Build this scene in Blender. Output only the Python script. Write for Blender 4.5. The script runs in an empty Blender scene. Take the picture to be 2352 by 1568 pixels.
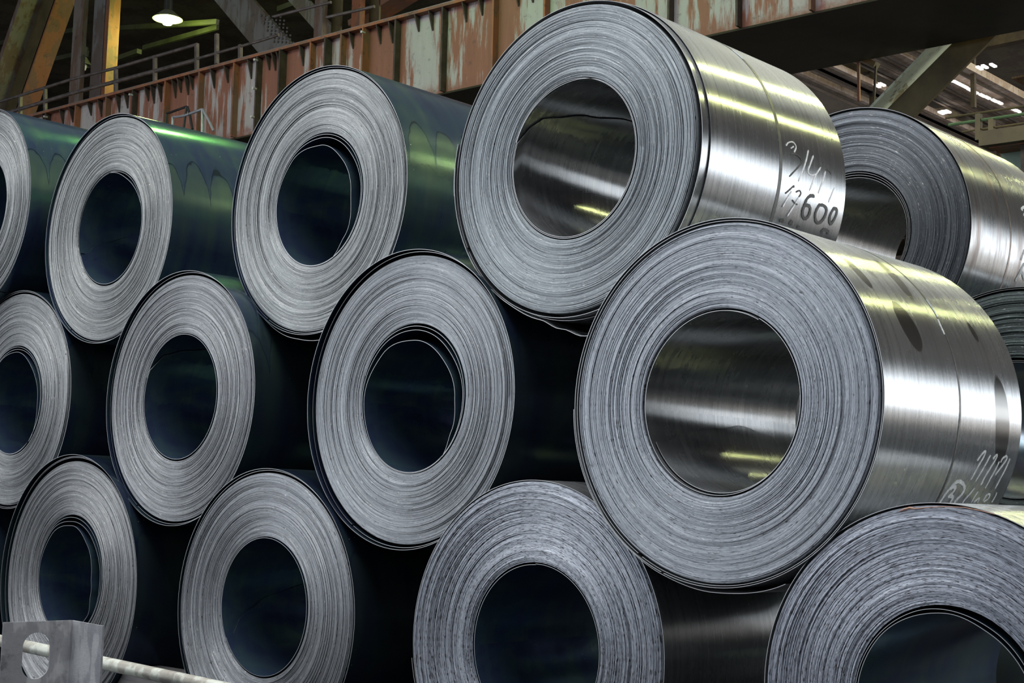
import bpy, bmesh, math, random
from mathutils import Vector, Matrix
random.seed(7)
S = bpy.context.scene
COL = S.collection
PI = math.pi
# ------------------------------------------------------------------ camera
F = 3289.63
CAM = Vector((0.0, -6.0, 1.6751))
RR = Matrix(((0.73628, 0.676295, 0.022737), (-0.060519, 0.099279, -0.993218), (-0.673965, 0.72991, 0.114026)))
cd = bpy.data.cameras.new('camera'); cam = bpy.data.objects.new('camera', cd); COL.objects.link(cam)
cd.sensor_width = 36.0; cd.sensor_fit = 'HORIZONTAL'; cd.lens = F / 2352 * 36; cd.clip_end = 400; cd.clip_start = .1
rx, dn, fw = RR[0], RR[1], RR[2]
m = Matrix((( rx[0], -dn[0], -fw[0]), (rx[1], -dn[1], -fw[1]), (rx[2], -dn[2], -fw[2]))).to_4x4()
m.translation = CAM
cam.matrix_world = m
S.camera = cam
# ------------------------------------------------------------------ world, exposure
S.view_settings.view_transform = 'Standard'; S.view_settings.look = 'None'
S.view_settings.gamma = 1; S.view_settings.use_curve_mapping = False
S.view_settings.exposure = 0.12
w = bpy.data.worlds.new('world'); S.world = w; w.use_nodes = True
w.node_tree.nodes['Background'].inputs[0].default_value = (.68, .80, 1, 1)
w.node_tree.nodes['Background'].inputs[1].default_value = .28

def area(name, loc, target, sx, sy, power, col, spread=PI):
    l = bpy.data.lights.new(name, 'AREA'); l.shape = 'RECTANGLE'; l.size = sx; l.size_y = sy
    l.energy = power * .3; l.color = col; l.spread = spread
    o = bpy.data.objects.new(name, l); COL.objects.link(o); o.location = loc
    o.rotation_euler = (Vector(target) - Vector(loc)).to_track_quat('-Z', 'Y').to_euler()
    return o
# daylight from the open hall side behind the photographer, front roof glazing, and added fills
area('front_daylight', (-27, -25, 8), (-7, 0, 2.5), 26, 14, 8400, (.90, .95, 1))
area('rear_fill', (6, 58, 4), (-18, 34, 12), 12, 6, 5000, (1, .90, .80))  # added unseen fill that brightens the roof beams from behind
area('roof_glazing_front', (-8, -3, 13.6), (-8, -3, 0), 26, 8, 10500, (.95, .97, 1))
area('roof_fill_rear', (-8, 9, 13.8), (-8, 9, 0), 26, 13, 420, (.85, 1, .80))  # added soft ceiling light, lifts the coil tops

area('roof_fill_far', (-7.5, 22, 14.6), (-7.5, 22, 0), 11, 16, 3400, (1, 1, .78))  # unseen panel added so the bright coils' tops turn pale
area('side_fill', (-36, 47, 2.5), (-17, 38, 12), 10, 4, 1000, (1, .90, .80), 1.5)  # added low fill, lights the roof steel from the left

# ------------------------------------------------------------------ rays: a pixel of the photograph to a point of the place
def ray(u, v):
    a = Vector(((u - 1176) / F, (v - 784) / F, 1))
    return Vector((rx * a.x) + (dn * a.y) + (fw * a.z))
def at(u, v, Y): d = ray(u, v); return CAM + d * ((Y - CAM.y) / d.y)
def atz(u, v, Z): d = ray(u, v); return CAM + d * ((Z - CAM.z) / d.z)

# ------------------------------------------------------------------ node helpers
class NT:
    def __init__(s, name):
        s.m = bpy.data.materials.new(name); s.m.use_nodes = True; s.t = s.m.node_tree
        s.b = s.t.nodes['Principled BSDF']
    def n(s, typ, **k):
        nd = s.t.nodes.new(typ)
        for a, v in k.items(): setattr(nd, a, v)
        return nd
    def put(s, sock, v):
        if isinstance(v, bpy.types.NodeSocket): s.t.links.new(v, sock)
        elif v is not None: sock.default_value = v
    def math(s, op, a, b=None, c=None, clamp=False):
        nd = s.n('ShaderNodeMath', operation=op, use_clamp=clamp)
        s.put(nd.inputs[0], a); s.put(nd.inputs[1], b); s.put(nd.inputs[2], c); return nd.outputs[0]
    def vec(s, x, y, z):
        nd = s.n('ShaderNodeCombineXYZ'); s.put(nd.inputs[0], x); s.put(nd.inputs[1], y); s.put(nd.inputs[2], z); return nd.outputs[0]
    def noise(s, v, scale=1, detail=3, rough=.5, dist=0):
        nd = s.n('ShaderNodeTexNoise'); s.put(nd.inputs['Vector'], v); nd.inputs['Scale'].default_value = scale
        nd.inputs['Detail'].default_value = detail; nd.inputs['Roughness'].default_value = rough; nd.inputs['Distortion'].default_value = dist
        return nd.outputs[0]
    def ramp(s, f, stops):
        nd = s.n('ShaderNodeValToRGB'); s.put(nd.inputs[0], f); e = nd.color_ramp.elements
        while len(e) < len(stops): e.new(.5)
        for i, (p, c) in enumerate(stops):
            e[i].position = p; e[i].color = (*c, 1) if len(c) == 3 else c
        return nd.outputs[0]
    def smooth(s, f, a, b):
        nd = s.n('ShaderNodeMapRange', interpolation_type='SMOOTHSTEP'); s.put(nd.inputs[0], f)
        nd.inputs[1].default_value = a; nd.inputs[2].default_value = b; return nd.outputs[0]
    def mix(s, f, a, b, mode='MIX'):
        nd = s.n('ShaderNodeMix', data_type='RGBA', blend_type=mode)
        s.put(nd.inputs[0], f); s.put(nd.inputs[6], a if not isinstance(a, tuple) else (*a, 1)); s.put(nd.inputs[7], b if not isinstance(b, tuple) else (*b, 1))
        return nd.outputs[2]
    def bump(s, h, strength=.3, dist=.002):
        nd = s.n('ShaderNodeBump'); s.put(nd.inputs['Height'], h); nd.inputs['Strength'].default_value = strength
        nd.inputs['Distance'].default_value = dist; s.put(s.b.inputs['Normal'], nd.outputs[0])
    def set(s, **k):
        for a, v in k.items():
            nm = {'col': 'Base Color', 'metal': 'Metallic', 'rough': 'Roughness', 'aniso': 'Anisotropic', 'arot': 'Anisotropic Rotation', 'spec': 'Specular IOR Level', 'emc': 'Emission Color', 'ems': 'Emission Strength'}[a]
            s.put(s.b.inputs[nm], (*v, 1) if isinstance(v, tuple) else v)
        return s.m
    def obj(s): return s.n('ShaderNodeTexCoord').outputs['Object']
    def uv(s):
        u = s.n('ShaderNodeUVMap'); u.uv_map = 'UVMap'
        p = s.n('ShaderNodeSeparateXYZ'); s.put(p.inputs[0], u.outputs[0]); return p.outputs[0], p.outputs[1]
    def radial(s):
        t = s.n('ShaderNodeTangent', direction_type='RADIAL', axis='Y'); s.put(s.b.inputs['Tangent'], t.outputs[0])

def edge_material(name, seed, dash=.3, tint=(1, 1, 1), bright=1.0):
    """wound strip edges: u = angle (rad), v = radius (m)"""
    M = NT(name); u, v = M.uv()
    cx = M.math('COSINE', u); sx = M.math('SINE', u)
    def pol(k, kr): return M.vec(M.math('MULTIPLY', cx, k), M.math('MULTIPLY_ADD', sx, k, seed * 3.7), M.math('MULTIPLY', v, kr))
    fine = M.noise(pol(5, 480), 1, 3, .65)
    mid = M.noise(pol(1.6, 130), 1, 3, .65)
    broad = M.noise(pol(.6, 14), 1, 2, .5)
    grain = M.noise(pol(60, 420), 1, 2, .6)
    t = M.math('ADD', M.math('MULTIPLY', fine, .44), M.math('MULTIPLY', mid, .34))
    t = M.math('ADD', t, M.math('MULTIPLY', broad, .12)); t = M.math('ADD', t, M.math('MULTIPLY', grain, .10))
    b = bright
    col = M.ramp(t, [(.33, (.05 * b, .053 * b, .065 * b)), (.41, (.235 * b, .24 * b, .25 * b)), (.52, (.385 * b, .39 * b, .40 * b)), (.66, (.68 * b, .69 * b, .69 * b))])
    col = M.mix(1, col, tint, 'MULTIPLY')
    dk = M.noise(pol(22, 430), 1, 1, .4); dmask = M.math('MULTIPLY', M.smooth(dk, .70 - .11 * dash, .73 - .11 * dash), .85)
    col = M.mix(dmask, col, (.05, .042, .04))
    wk = M.noise(M.vec(M.math('MULTIPLY', cx, 22), M.math('MULTIPLY_ADD', sx, 22, 91.3 + seed), M.math('MULTIPLY', v, 300)), 1, 1, .4)
    col = M.mix(M.math('MULTIPLY', M.smooth(wk, .69, .76), .8), col, (.9, .88, .84))
    M.radial()
    M.bump(M.math('ADD', M.math('MULTIPLY', fine, .7), M.math('MULTIPLY', grain, .5)), .35, .003)
    return M.set(col=col, metal=.72, rough=M.math('MULTIPLY_ADD', mid, .2, .34), aniso=.7, arot=.25)

def bright_material(name, stains=(), rust=0.0, tone=1.0):
    """clean rolled sheet; u = arc (m), v = axial (m)"""
    M = NT(name); u, v = M.uv()
    st = M.noise(M.vec(M.math('MULTIPLY', u, .5), M.math('MULTIPLY', v, 28), 3), 1, 5, .6)
    st2 = M.noise(M.vec(M.math('MULTIPLY', u, 1.2), M.math('MULTIPLY', v, 150), 9), 1, 2, .6)
    cl = M.noise(M.vec(u, v, 5), 2.2, 4, .6)
    t = M.math('ADD', M.math('MULTIPLY', st, .5), M.math('ADD', M.math('MULTIPLY', st2, .2), M.math('MULTIPLY', cl, .3)))
    col = M.ramp(t, [(.32, (.24 * tone, .24 * tone, .24 * tone)), (.5, (.375 * tone, .39 * tone, .40 * tone)), (.68, (.52 * tone, .52 * tone, .51 * tone))])
    rough = M.math('MULTIPLY_ADD', cl, .10, .18)
    rough = M.math('MULTIPLY_ADD', st, .08, rough)
    if rust:
        rm = M.math('MULTIPLY', M.smooth(M.noise(M.vec(M.math('MULTIPLY', u, 1.0), M.math('MULTIPLY', v, 6), 17), 1, 5, .7), .45, .7), rust)
        col = M.mix(rm, col, (.20, .115, .07)); rough = M.math('MULTIPLY_ADD', rm, .25, rough)
    for (u0, v0, du, dv, sk, k) in stains:
        a = M.math('SUBTRACT', u, u0); bq = M.math('SUBTRACT', v, v0)
        bq = M.math('MULTIPLY_ADD', a, sk, bq)
        d = M.math('SQRT', M.math('ADD', M.math('POWER', M.math('ABSOLUTE', M.math('DIVIDE', a, du)), 2.0), M.math('POWER', M.math('ABSOLUTE', M.math('DIVIDE', bq, dv)), 2.0)))
        d = M.math('MULTIPLY_ADD', cl, .25, d)
        msk = M.math('MULTIPLY', M.math('SUBTRACT', 1, M.smooth(d, 1.05, 1.16)), k)
        col = M.mix(msk, col, (.10, .10, .095)); rough = M.math('MULTIPLY_ADD', msk, -.06, rough)
    M.radial(); M.bump(st, .015, .001)
    return M.set(col=col, metal=.88, rough=rough, aniso=.9, arot=.25)

def oxide_material(name, seed, arc=1.0, dark=1.0):
    """blue-green oxidised sheet with dried run marks; u = arc (m), v = axial (m)"""
    M = NT(name); u, v = M.uv()
    big = M.noise(M.vec(u, v, seed * 2.3), 1.6, 5, .6, .8)
    run = M.noise(M.vec(M.math('MULTIPLY', u, 1.1), M.math('MULTIPLY', v, 9), seed), 1, 4, .6, .4)
    t = M.math('ADD', M.math('MULTIPLY', big, .6), M.math('MULTIPLY', run, .4)); k = dark
    col = M.ramp(t, [(.34, (.035 * k, .045 * k, .105 * k)), (.46, (.05 * k, .080 * k, .145 * k)), (.56, (.065 * k, .115 * k, .135 * k)), (.70, (.11 * k, .155 * k, .15 * k))])
    # arched tide marks, side by side along the coil
    fr = M.math('SUBTRACT', M.math('FRACT', M.math('MULTIPLY_ADD', v, 4.1, seed * .31)), .5)
    wob = M.noise(M.vec(u, v, seed + 4), 5, 2, .5)
    h = M.math('MULTIPLY_ADD', M.math('POWER', M.math('ABSOLUTE', fr), 2.4), -1.5, M.math('MULTIPLY_ADD', wob, .25, .33))
    dd = M.math('ABSOLUTE', M.math('SUBTRACT', u, h))
    ln = M.math('MULTIPLY', M.math('SUBTRACT', 1, M.smooth(dd, .006, .016)), .75 * arc)
    col = M.mix(ln, col, (.018, .028, .032))
    below = M.math('MULTIPLY', M.smooth(M.math('SUBTRACT', h, u), 0, .05), M.math('SUBTRACT', 1, M.smooth(M.math('SUBTRACT', h, u), .25, .7)))
    col = M.mix(M.math('MULTIPLY', below, .45 * arc), col, (.11 * k, .17 * k, .11 * k))
    vo = M.n('ShaderNodeTexVoronoi', feature='F1'); M.put(vo.inputs['Vector'], M.vec(u, v, 0)); vo.inputs['Scale'].default_value = 22
    sp = M.math('MULTIPLY', M.math('SUBTRACT', 1, M.smooth(vo.outputs[0], .05, .09)), M.smooth(M.noise(M.vec(M.math('MULTIPLY', u, .5), v, seed + 8), 5, 2, .5), .58, .66))
    col = M.mix(sp, col, (.6, .62, .55))
    M.radial()
    M.bump(big, .05, .01)
    return M.set(col=col, metal=.70, rough=M.math('MULTIPLY_ADD', big, .22, .10), aniso=.3, arot=.25)

def plain(name, col, rough=.5, metal=0.0, var=.25, scale=8, bump=.1, stretch=(1, 1, 1)):
    M = NT(name); o = M.obj(); mp = M.n('ShaderNodeMapping'); M.put(mp.inputs[0], o); mp.inputs['Scale'].default_value = stretch
    t = M.noise(mp.outputs[0], scale, 5, .6)
    lo = tuple(c * (1 - var) for c in col); hi = tuple(min(1, c * (1 + var)) for c in col)
    M.bump(t, bump, .01)
    return M.set(col=M.ramp(t, [(.3, lo), (.7, hi)]), metal=metal, rough=rough)

def patchy(name, a, b, c, scale=1.4, zs=.35, low=None, rough=.65, w=(.36, .5, .62), seed=0.0):
    """peeling paint a over rust b with dirt c, run marks stretched downward"""
    M = NT(name); o = M.obj(); mp = M.n('ShaderNodeMapping'); M.put(mp.inputs[0], o); mp.inputs['Scale'].default_value = (1, 1, zs); mp.inputs['Location'].default_value = (seed, seed * .7, 0)
    big = M.noise(mp.outputs[0], scale, 3, .55, .3)
    mp2 = M.n('ShaderNodeMapping'); M.put(mp2.inputs[0], o); mp2.inputs['Scale'].default_value = (6, 6, .7)
    runs = M.noise(mp2.outputs[0], 1.5, 5, .65)
    spot = M.noise(o, 6, 6, .7)
    t = M.math('ADD', M.math('MULTIPLY', big, .62), M.math('MULTIPLY', runs, .38))
    col = M.ramp(t, [(w[0], b), (w[1] - .02, tuple(x * 1.15 for x in b)), (w[1] + .02, a), (w[2] + .1, tuple(min(1, x * 1.2) for x in a))])
    if low is not None:
        p = M.n('ShaderNodeSeparateXYZ'); M.put(p.inputs[0], o)
        zz = M.math('MULTIPLY_ADD', spot, .5, p.outputs[2])
        col = M.mix(M.math('SUBTRACT', 1, M.smooth(zz, low - .02, low + .25)), col, b)
    col = M.mix(M.math('MULTIPLY', M.smooth(spot, .55, .72), .7), col, c)
    M.bump(spot, .3, .02)
    return M.set(col=col, rough=rough, metal=.1)

def glow(name, col, s):
    M = NT(name); return M.set(col=(.05, .05, .05), emc=col, ems=s)

# ------------------------------------------------------------------ mesh helpers
def link_mesh(name, verts, faces, mats, parent=None, fm=None, uvs=None, smooth=None, loc=None):
    me = bpy.data.meshes.new(name); me.from_pydata([tuple(v) for v in verts], [], faces)
    for q in (mats if isinstance(mats, (list, tuple)) else [mats]): me.materials.append(q)
    if fm: me.polygons.foreach_set('material_index', fm)
    if uvs:
        l = me.uv_layers.new(name='UVMap'); flat = []
        for f in uvs:
            for q in f: flat += q
        l.data.foreach_set('uv', flat)
    if smooth is True: me.polygons.foreach_set('use_smooth', [True] * len(faces))
    elif smooth: me.polygons.foreach_set('use_smooth', smooth)
    if smooth: me.set_sharp_from_angle(angle=math.radians(35))
    me.update()
    o = bpy.data.objects.new(name, me); COL.objects.link(o)
    if parent: o.parent = parent
    if loc is not None: o.location = loc
    return o
def tag(o, label=None, cat=None, group=None, kind=None):
    if label: o['label'] = label
    if cat: o['category'] = cat
    if group: o['group'] = group
    if kind: o['kind'] = kind
    return o
def empty(name, loc, rz=0):
    o = bpy.data.objects.new(name, None); COL.objects.link(o); o.location = loc; o.rotation_euler = (0, 0, rz); o.empty_display_size = .3
    return o
class MB:
    def __init__(s): s.v = []; s.f = []
    def box(s, a, b):
        x0, y0, z0 = a; x1, y1, z1 = b; i = len(s.v)
        s.v += [(x0, y0, z0), (x1, y0, z0), (x1, y1, z0), (x0, y1, z0), (x0, y0, z1), (x1, y0, z1), (x1, y1, z1), (x0, y1, z1)]
        s.f += [tuple(i + k for k in q) for q in ((3, 2, 1, 0), (4, 5, 6, 7), (0, 1, 5, 4), (1, 2, 6, 5), (2, 3, 7, 6), (3, 0, 4, 7))]; return s
    def bar(s, p, q, w, h, up=(0, 0, 1)):
        p = Vector(p); q = Vector(q); d = (q - p).normalized(); u = Vector(up)
        if abs(d.dot(u)) > .98: u = Vector((0, 1, 0))
        r = d.cross(u).normalized(); u = r.cross(d).normalized(); i = len(s.v)
        for c in (p, q):
            for a, b in ((-1, -1), (1, -1), (1, 1), (-1, 1)): s.v.append(c + r * (a * w / 2) + u * (b * h / 2))
        s.f += [tuple(i + k for k in t) for t in ((3, 2, 1, 0), (4, 5, 6, 7), (0, 1, 5, 4), (1, 2, 6, 5), (2, 3, 7, 6), (3, 0, 4, 7))]; return s
    def tube(s, pts, r, n=10, cap=True):
        pts = [Vector(p) for p in pts]; i0 = len(s.v); prev = None
        for k, p in enumerate(pts):
            d = (pts[min(k + 1, len(pts) - 1)] - pts[max(k - 1, 0)]).normalized()
            u = Vector((0, 0, 1)) if abs(d.z) < .9 else Vector((0, 1, 0))
            if prev is not None: u = prev
            a = d.cross(u).normalized(); b = a.cross(d).normalized(); prev = b
            rr = r[k] if isinstance(r, (list, tuple)) else r
            for j in range(n): t = 2 * PI * j / n; s.v.append(p + a * (rr * math.cos(t)) + b * (rr * math.sin(t)))
        for k in range(len(pts) - 1):
            for j in range(n):
                a = i0 + k * n + j; b = i0 + k * n + (j + 1) % n; s.f.append((a, b, b + n, a + n))
        if cap: s.f.append(tuple(i0 + j for j in range(n))[::-1]); s.f.append(tuple(i0 + (len(pts) - 1) * n + j for j in range(n)))
        return s
    def lathe(s, prof, c, n=24):
        i0 = len(s.v); c = Vector(c)
        for r, z in prof:
            for j in range(n): t = 2 * PI * j / n; s.v.append(c + Vector((r * math.cos(t), r * math.sin(t), z)))
        for k in range(len(prof) - 1):
            for j in range(n):
                a = i0 + k * n + j; b = i0 + k * n + (j + 1) % n; s.f.append((a, b, b + n, a + n))
        return s
    def prism(s, poly, ex):
        i = len(s.v); n = len(poly); ex = Vector(ex); poly = [Vector(p) for p in poly]
        s.v += poly + [p + ex for p in poly]; s.f.append(tuple(range(i + n - 1, i - 1, -1))); s.f.append(tuple(range(i + n, i + 2 * n)))
        for k in range(n): s.f.append((i + k, i + (k + 1) % n, i + n + (k + 1) % n, i + n + k))
        return s
    def build(s, name, mat, parent=None, smooth=None, origin=None):
        v = s.v
        if origin is not None: o = Vector(origin); v = [Vector(p) - o for p in v]
        ob = link_mesh(name, v, s.f, mat, parent, smooth=smooth, loc=origin)
        bm = bmesh.new(); bm.from_mesh(ob.data); bmesh.ops.recalc_face_normals(bm, faces=bm.faces); bm.to_mesh(ob.data); bm.free()
        return ob

# ------------------------------------------------------------------ the coils
WIDTH = 1.472
# key: x, z, radius, front y, hole dx, dz, hole radius
CO = {
 'T0': (-12.0575, 4.2048, .905, 0.0, .03, .004, .453), 'T1': (-10.1001, 3.8166, .9304, .1117, .03, 0, .467),
 'T2': (-7.5818, 3.7359, .9345, .1773, .026, 0, .466), 'T3': (-5.1482, 3.6301, .9139, .0148, .016, 0, .465),
 'M0': (-11.4068, 2.4872, .9317, .0978, -.011, -.011, .469), 'M1': (-8.8812, 2.4087, .9327, .0393, 0, .004, .469),
 'M2': (-6.4116, 2.3152, .92, .0095, .03, 0, .462), 'M3': (-4.0194, 2.2114, .9078, -.1592, .012, -.006, .465),
 'BX': (-12.45, .93, .93, .05, 0, 0, .46),
 'B0': (-10.1891, 1.0, 1.0, -.003, 0, .055, .475), 'B1': (-7.6938, .9500, .9378, -.0404, .003, .026, .461),
 'B2': (-5.2666, .9102, .9102, -.1044, .03, .002, .462), 'B3': (-2.8831, .8662, .8662, -.1442, .035, -.011, .44),
 'S1': (-5.071, 3.650, .92, 3.008, .02, 0, .46), 'S2': (-3.879, 2.249, .92, 3.008, 0, 0, .46),
 'SL': (-6.30, 2.28, .92, 3.02, 0, 0, .46), 'SA': (-5.16, .92, .92, 3.0, 0, 0, .46), 'SB': (-2.62, .92, .92, 3.03, 0, 0, .46)}
CO = {k: v for k, v in CO.items()}
def on_outer(key, u, v, far=False, hole=False):
    x, z, R, y, dx, dz, rh = CO[key]
    if hole: x += dx; z += dz; R = rh
    d = ray(u, v); o = CAM - Vector((x, 0, z)); a = d.x ** 2 + d.z ** 2; b = 2 * (o.x * d.x + o.z * d.z); c = o.x ** 2 + o.z ** 2 - R * R
    s = math.sqrt(max(b * b - 4 * a * c, 0)); t = (-b + (s if far else -s)) / 2 / a; q = CAM + d * t
    return math.degrees(math.atan2(q.z - z, q.x - x)), q.y - y

def interp(pts, t):
    if t <= pts[0][0]: return pts[0][1]
    for (a, va), (b, vb) in zip(pts, pts[1:]):
        if t <= b: k = (t - a) / (b - a); k = k * k * (3 - 2 * k); return va + (vb - va) * k
    return pts[-1][1]

def coil_body(root, key, R, face, surf, bore, rough_face=1.0, wraps=110, seg=180, rnd=None):
    x, z, R0, y, dx, dz, rh = CO[key]; rnd = rnd or random.Random(key)
    verts = []; faces = []; fm = []; uvs = []; sm = []
    rings = []   # (radius fraction 0..1, y offset fn, slot of the strip that follows)
    def add_ring(t, yo, amp=0, ph=0, tail=0):
        i = len(verts); cx = dx * (1 - t); cz = dz * (1 - t); r = rh + (R - rh) * t
        for j in range(seg):
            a = 2 * PI * j / seg
            verts.append((cx + r * math.cos(a), yo + amp * math.cos(a + ph) + tail * max(0, math.cos(.5 * (a + ph))) ** 8, cz + r * math.sin(a)))
        rings.append((i, r)); return i
    def join(i, k, slot, mode, r0, r1, y0=0, y1=0, s=False):
        for j in range(seg):
            j2 = (j + 1) % seg; faces.append((i + j, k + j, k + j2, i + j2)); fm.append(slot); sm.append(s)
            a = 2 * PI * j / seg; b = 2 * PI * (j + 1) / seg
            if mode == 0: uvs.append(((a, r0), (a, r1), (b, r1), (b, r0)))
            else:
                if j >= seg // 2: a -= 2 * PI; b -= 2 * PI
                uvs.append(((a * r0, y0), (a * r0, y1), (b * r0, y1), (b * r0, y0)))
    # front face, wrap by wrap from the bore outward
    walk = 0; prev = None; first = None; firsty = 0
    for w_ in range(wraps):
        walk += rnd.gauss(0, .0022) * rough_face; walk *= .93
        e = w_ / wraps
        edge = .010 * max(0, (.05 - e) / .05) + .012 * max(0, (e - .965) / .035)
        step = walk + rnd.gauss(0, .0009) * rough_face + edge
        if rnd.random() < .10: step += rnd.uniform(.003, .008) * rough_face
        amp = rnd.gauss(0, .0009) * rough_face; ph = rnd.uniform(0, 6.28)
        tail = rnd.choice((0, 0, 0, -.004, .005)) * rough_face
        t0, t1 = w_ / wraps, (w_ + 1) / wraps
        a = add_ring(t0, step, amp, ph, tail); b = add_ring(t1 - .06 / wraps, step, amp, ph, tail)
        r0 = rh + (R - rh) * t0; r1 = rh + (R - rh) * t1
        if prev is not None: join(prev, a, 0, 0, r0, r0 + .0006)
        else: first = a
        join(a, b, 0, 0, r0, r1); prev = b
    # outer surface
    lastf = prev
    f2 = add_ring(1, .012); join(lastf, f2, 0, 0, R, R + .001)
    b1 = add_ring(1, WIDTH - .004); join(f2, b1, 1, 1, R, R, .012, WIDTH, True)
    # back face
    pv = b1
    for w_ in range(12):
        t = 1 - (w_ + 1) / 12; yy = WIDTH + rnd.gauss(0, .002)
        k = add_ring(t + .001, yy); join(pv, k, 0, 0, rh + (R - rh) * (t + .08), rh + (R - rh) * t); pv = k
    join(pv, first, 2, 1, rh, rh, WIDTH, 0, True)
    return link_mesh('coil_body', verts, faces, [face, surf, bore], root, fm, uvs, sm, loc=(0, 0, R0))

def sheet(name, root, key, rfn, a0, a1, y0, y1, mats, start=None, th=.0032, hole=False, ny=2, step=2.0, yfn=None):
    """one loose turn of strip: radius rfn(angle), from a0 to a1 degrees; start(yfraction) trims a rounded strip end"""
    x, z, R0, y, dx, dz, rh = CO[key]; ox, oz = (dx, dz) if hole else (0, 0)
    na = max(8, int((a1 - a0) / step)); verts = []; faces = []; fm = []; uvs = []; sm = []
    def P(i, j, side):
        fy = j / (ny - 1); s0 = start(fy) if start else a0; A = s0 + (a1 - s0) * i / na
        r = rfn(A) + (0 if side else -th); yy = y0 + (y1 - y0) * fy + (yfn(A) if (yfn and j == 0) else 0)
        return (ox + r * math.cos(math.radians(A)), yy, oz + r * math.sin(math.radians(A))), (math.radians(A) * R0, yy)
    idx = {}; uvd = {}
    for side in (0, 1):
        for j in range(ny):
            for i in range(na + 1):
                p, q = P(i, j, side); idx[side, i, j] = len(verts); verts.append(p); uvd[len(verts) - 1] = q
    def quad(a, b, c, d, slot, s=True):
        faces.append((a, b, c, d)); fm.append(slot); sm.append(s)
        if slot == 0: uvs.append([(uvd[k][0] / R0, rh + .01 * (k % 2)) for k in (a, b, c, d)])
        else:
            off = -2 * PI * R0 if uvd[a][0] > PI * R0 * 1.0 else 0
            uvs.append([(uvd[k][0] + off, uvd[k][1]) for k in (a, b, c, d)])
    for j in range(ny - 1):
        for i in range(na):
            quad(idx[1, i, j], idx[1, i + 1, j], idx[1, i + 1, j + 1], idx[1, i, j + 1], 1)
            quad(idx[0, i, j + 1], idx[0, i + 1, j + 1], idx[0, i + 1, j], idx[0, i, j], 1)
        quad(idx[0, 0, j], idx[1, 0, j], idx[1, 0, j + 1], idx[0, 0, j + 1], 0, False)
        quad(idx[1, na, j], idx[0, na, j], idx[0, na, j + 1], idx[1, na, j + 1], 0, False)
    for i in range(na):
        quad(idx[0, i, 0], idx[0, i + 1, 0], idx[1, i + 1, 0], idx[1, i, 0], 0, False)
        quad(idx[1, i, ny - 1], idx[1, i + 1, ny - 1], idx[0, i + 1, ny - 1], idx[0, i, ny - 1], 0, False)
    return link_mesh(name, verts, faces, mats, root, fm, uvs, sm, loc=(0, 0, R0))

MAT_EDGE = NT('sheared_strip_edge'); MAT_EDGE = MAT_EDGE.set(col=(.50, .50, .50), metal=.75, rough=.4)
MAT_STRAP = plain('steel_strapping', (.10, .10, .095), .45, .6, .2, 30, .02)
MAT_CHALK = plain('white_marker', (.80, .84, .84), .8, 0, .3, 60, .3)
MAT_CRAYON = plain('clear_crayon_mark', (.80, .82, .84), .35, .3, .25, 60, .4)
MAT_INK = plain('black_marker', (.035, .033, .03), .5, 0, .3, 60, .2)
MAT_PRINT = plain('pale_blue_print', (.62, .72, .8), .6, 0, .1, 20, .05)
WORN_STRAP = plain('worn_brown_strapping', (.17, .14, .12), .4, .8, .3, 30, .02)

def strokes(root, key, name, mat, lines, wid=.012, lift=.0022):
    for ln in lines: stroke(root, key, name, mat, [ln], wid, lift)
def stroke(root, key, name, mat, lines, wid=.012, lift=.0022):
    """hand-drawn strokes, each a polyline of photograph pixels laid on the coil's outer skin as a thin raised ribbon"""
    x, z, R, y, dx, dz, rh = CO[key]; verts = []; faces = []
    for ln in lines:
        pts = []
        for u, v in ln:
            A, yy = on_outer(key, u, v); pts.append((math.radians(A) * R, yy))
        # resample smoothly
        out = []
        for k in range(len(pts) - 1):
            p0 = pts[max(k - 1, 0)]; p1 = pts[k]; p2 = pts[k + 1]; p3 = pts[min(k + 2, len(pts) - 1)]
            for q in range(6):
                t = q / 6
                out.append(tuple(.5 * (2 * p1[c] + (p2[c] - p0[c]) * t + (2 * p0[c] - 5 * p1[c] + 4 * p2[c] - p3[c]) * t * t + (3 * p1[c] - p0[c] - 3 * p2[c] + p3[c]) * t ** 3) for c in (0, 1)))
        out.append(pts[-1]); base = len(verts); n = len(out)
        for k, (s, yy) in enumerate(out):
            a = out[max(k - 1, 0)]; b = out[min(k + 1, n - 1)]; tx, ty = b[0] - a[0], b[1] - a[1]; L = math.hypot(tx, ty) or 1
            hw = wid / 2 * (1 if 0 < k < n - 1 else .5) * random.uniform(.8, 1.15); nx, ny_ = -ty / L * hw, tx / L * hw
            for (ss, yv, rr) in ((s + nx, yy + ny_, R + .0002), (s + nx, yy + ny_, R + lift), (s - nx, yy - ny_, R + lift), (s - nx, yy - ny_, R + .0002)):
                verts.append((rr * math.cos(ss / R), yv, rr * math.sin(ss / R)))
        for k in range(n - 1):
            for q in range(4):
                a = base + 4 * k + q; b = base + 4 * k + (q + 1) % 4; faces.append((a, b, b + 4, a + 4))
        faces.append((base, base + 1, base + 2, base + 3)); e = base + 4 * (n - 1); faces.append((e + 3, e + 2, e + 1, e))
    return link_mesh(name, verts, faces, mat, root, loc=(0, 0, R))

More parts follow.
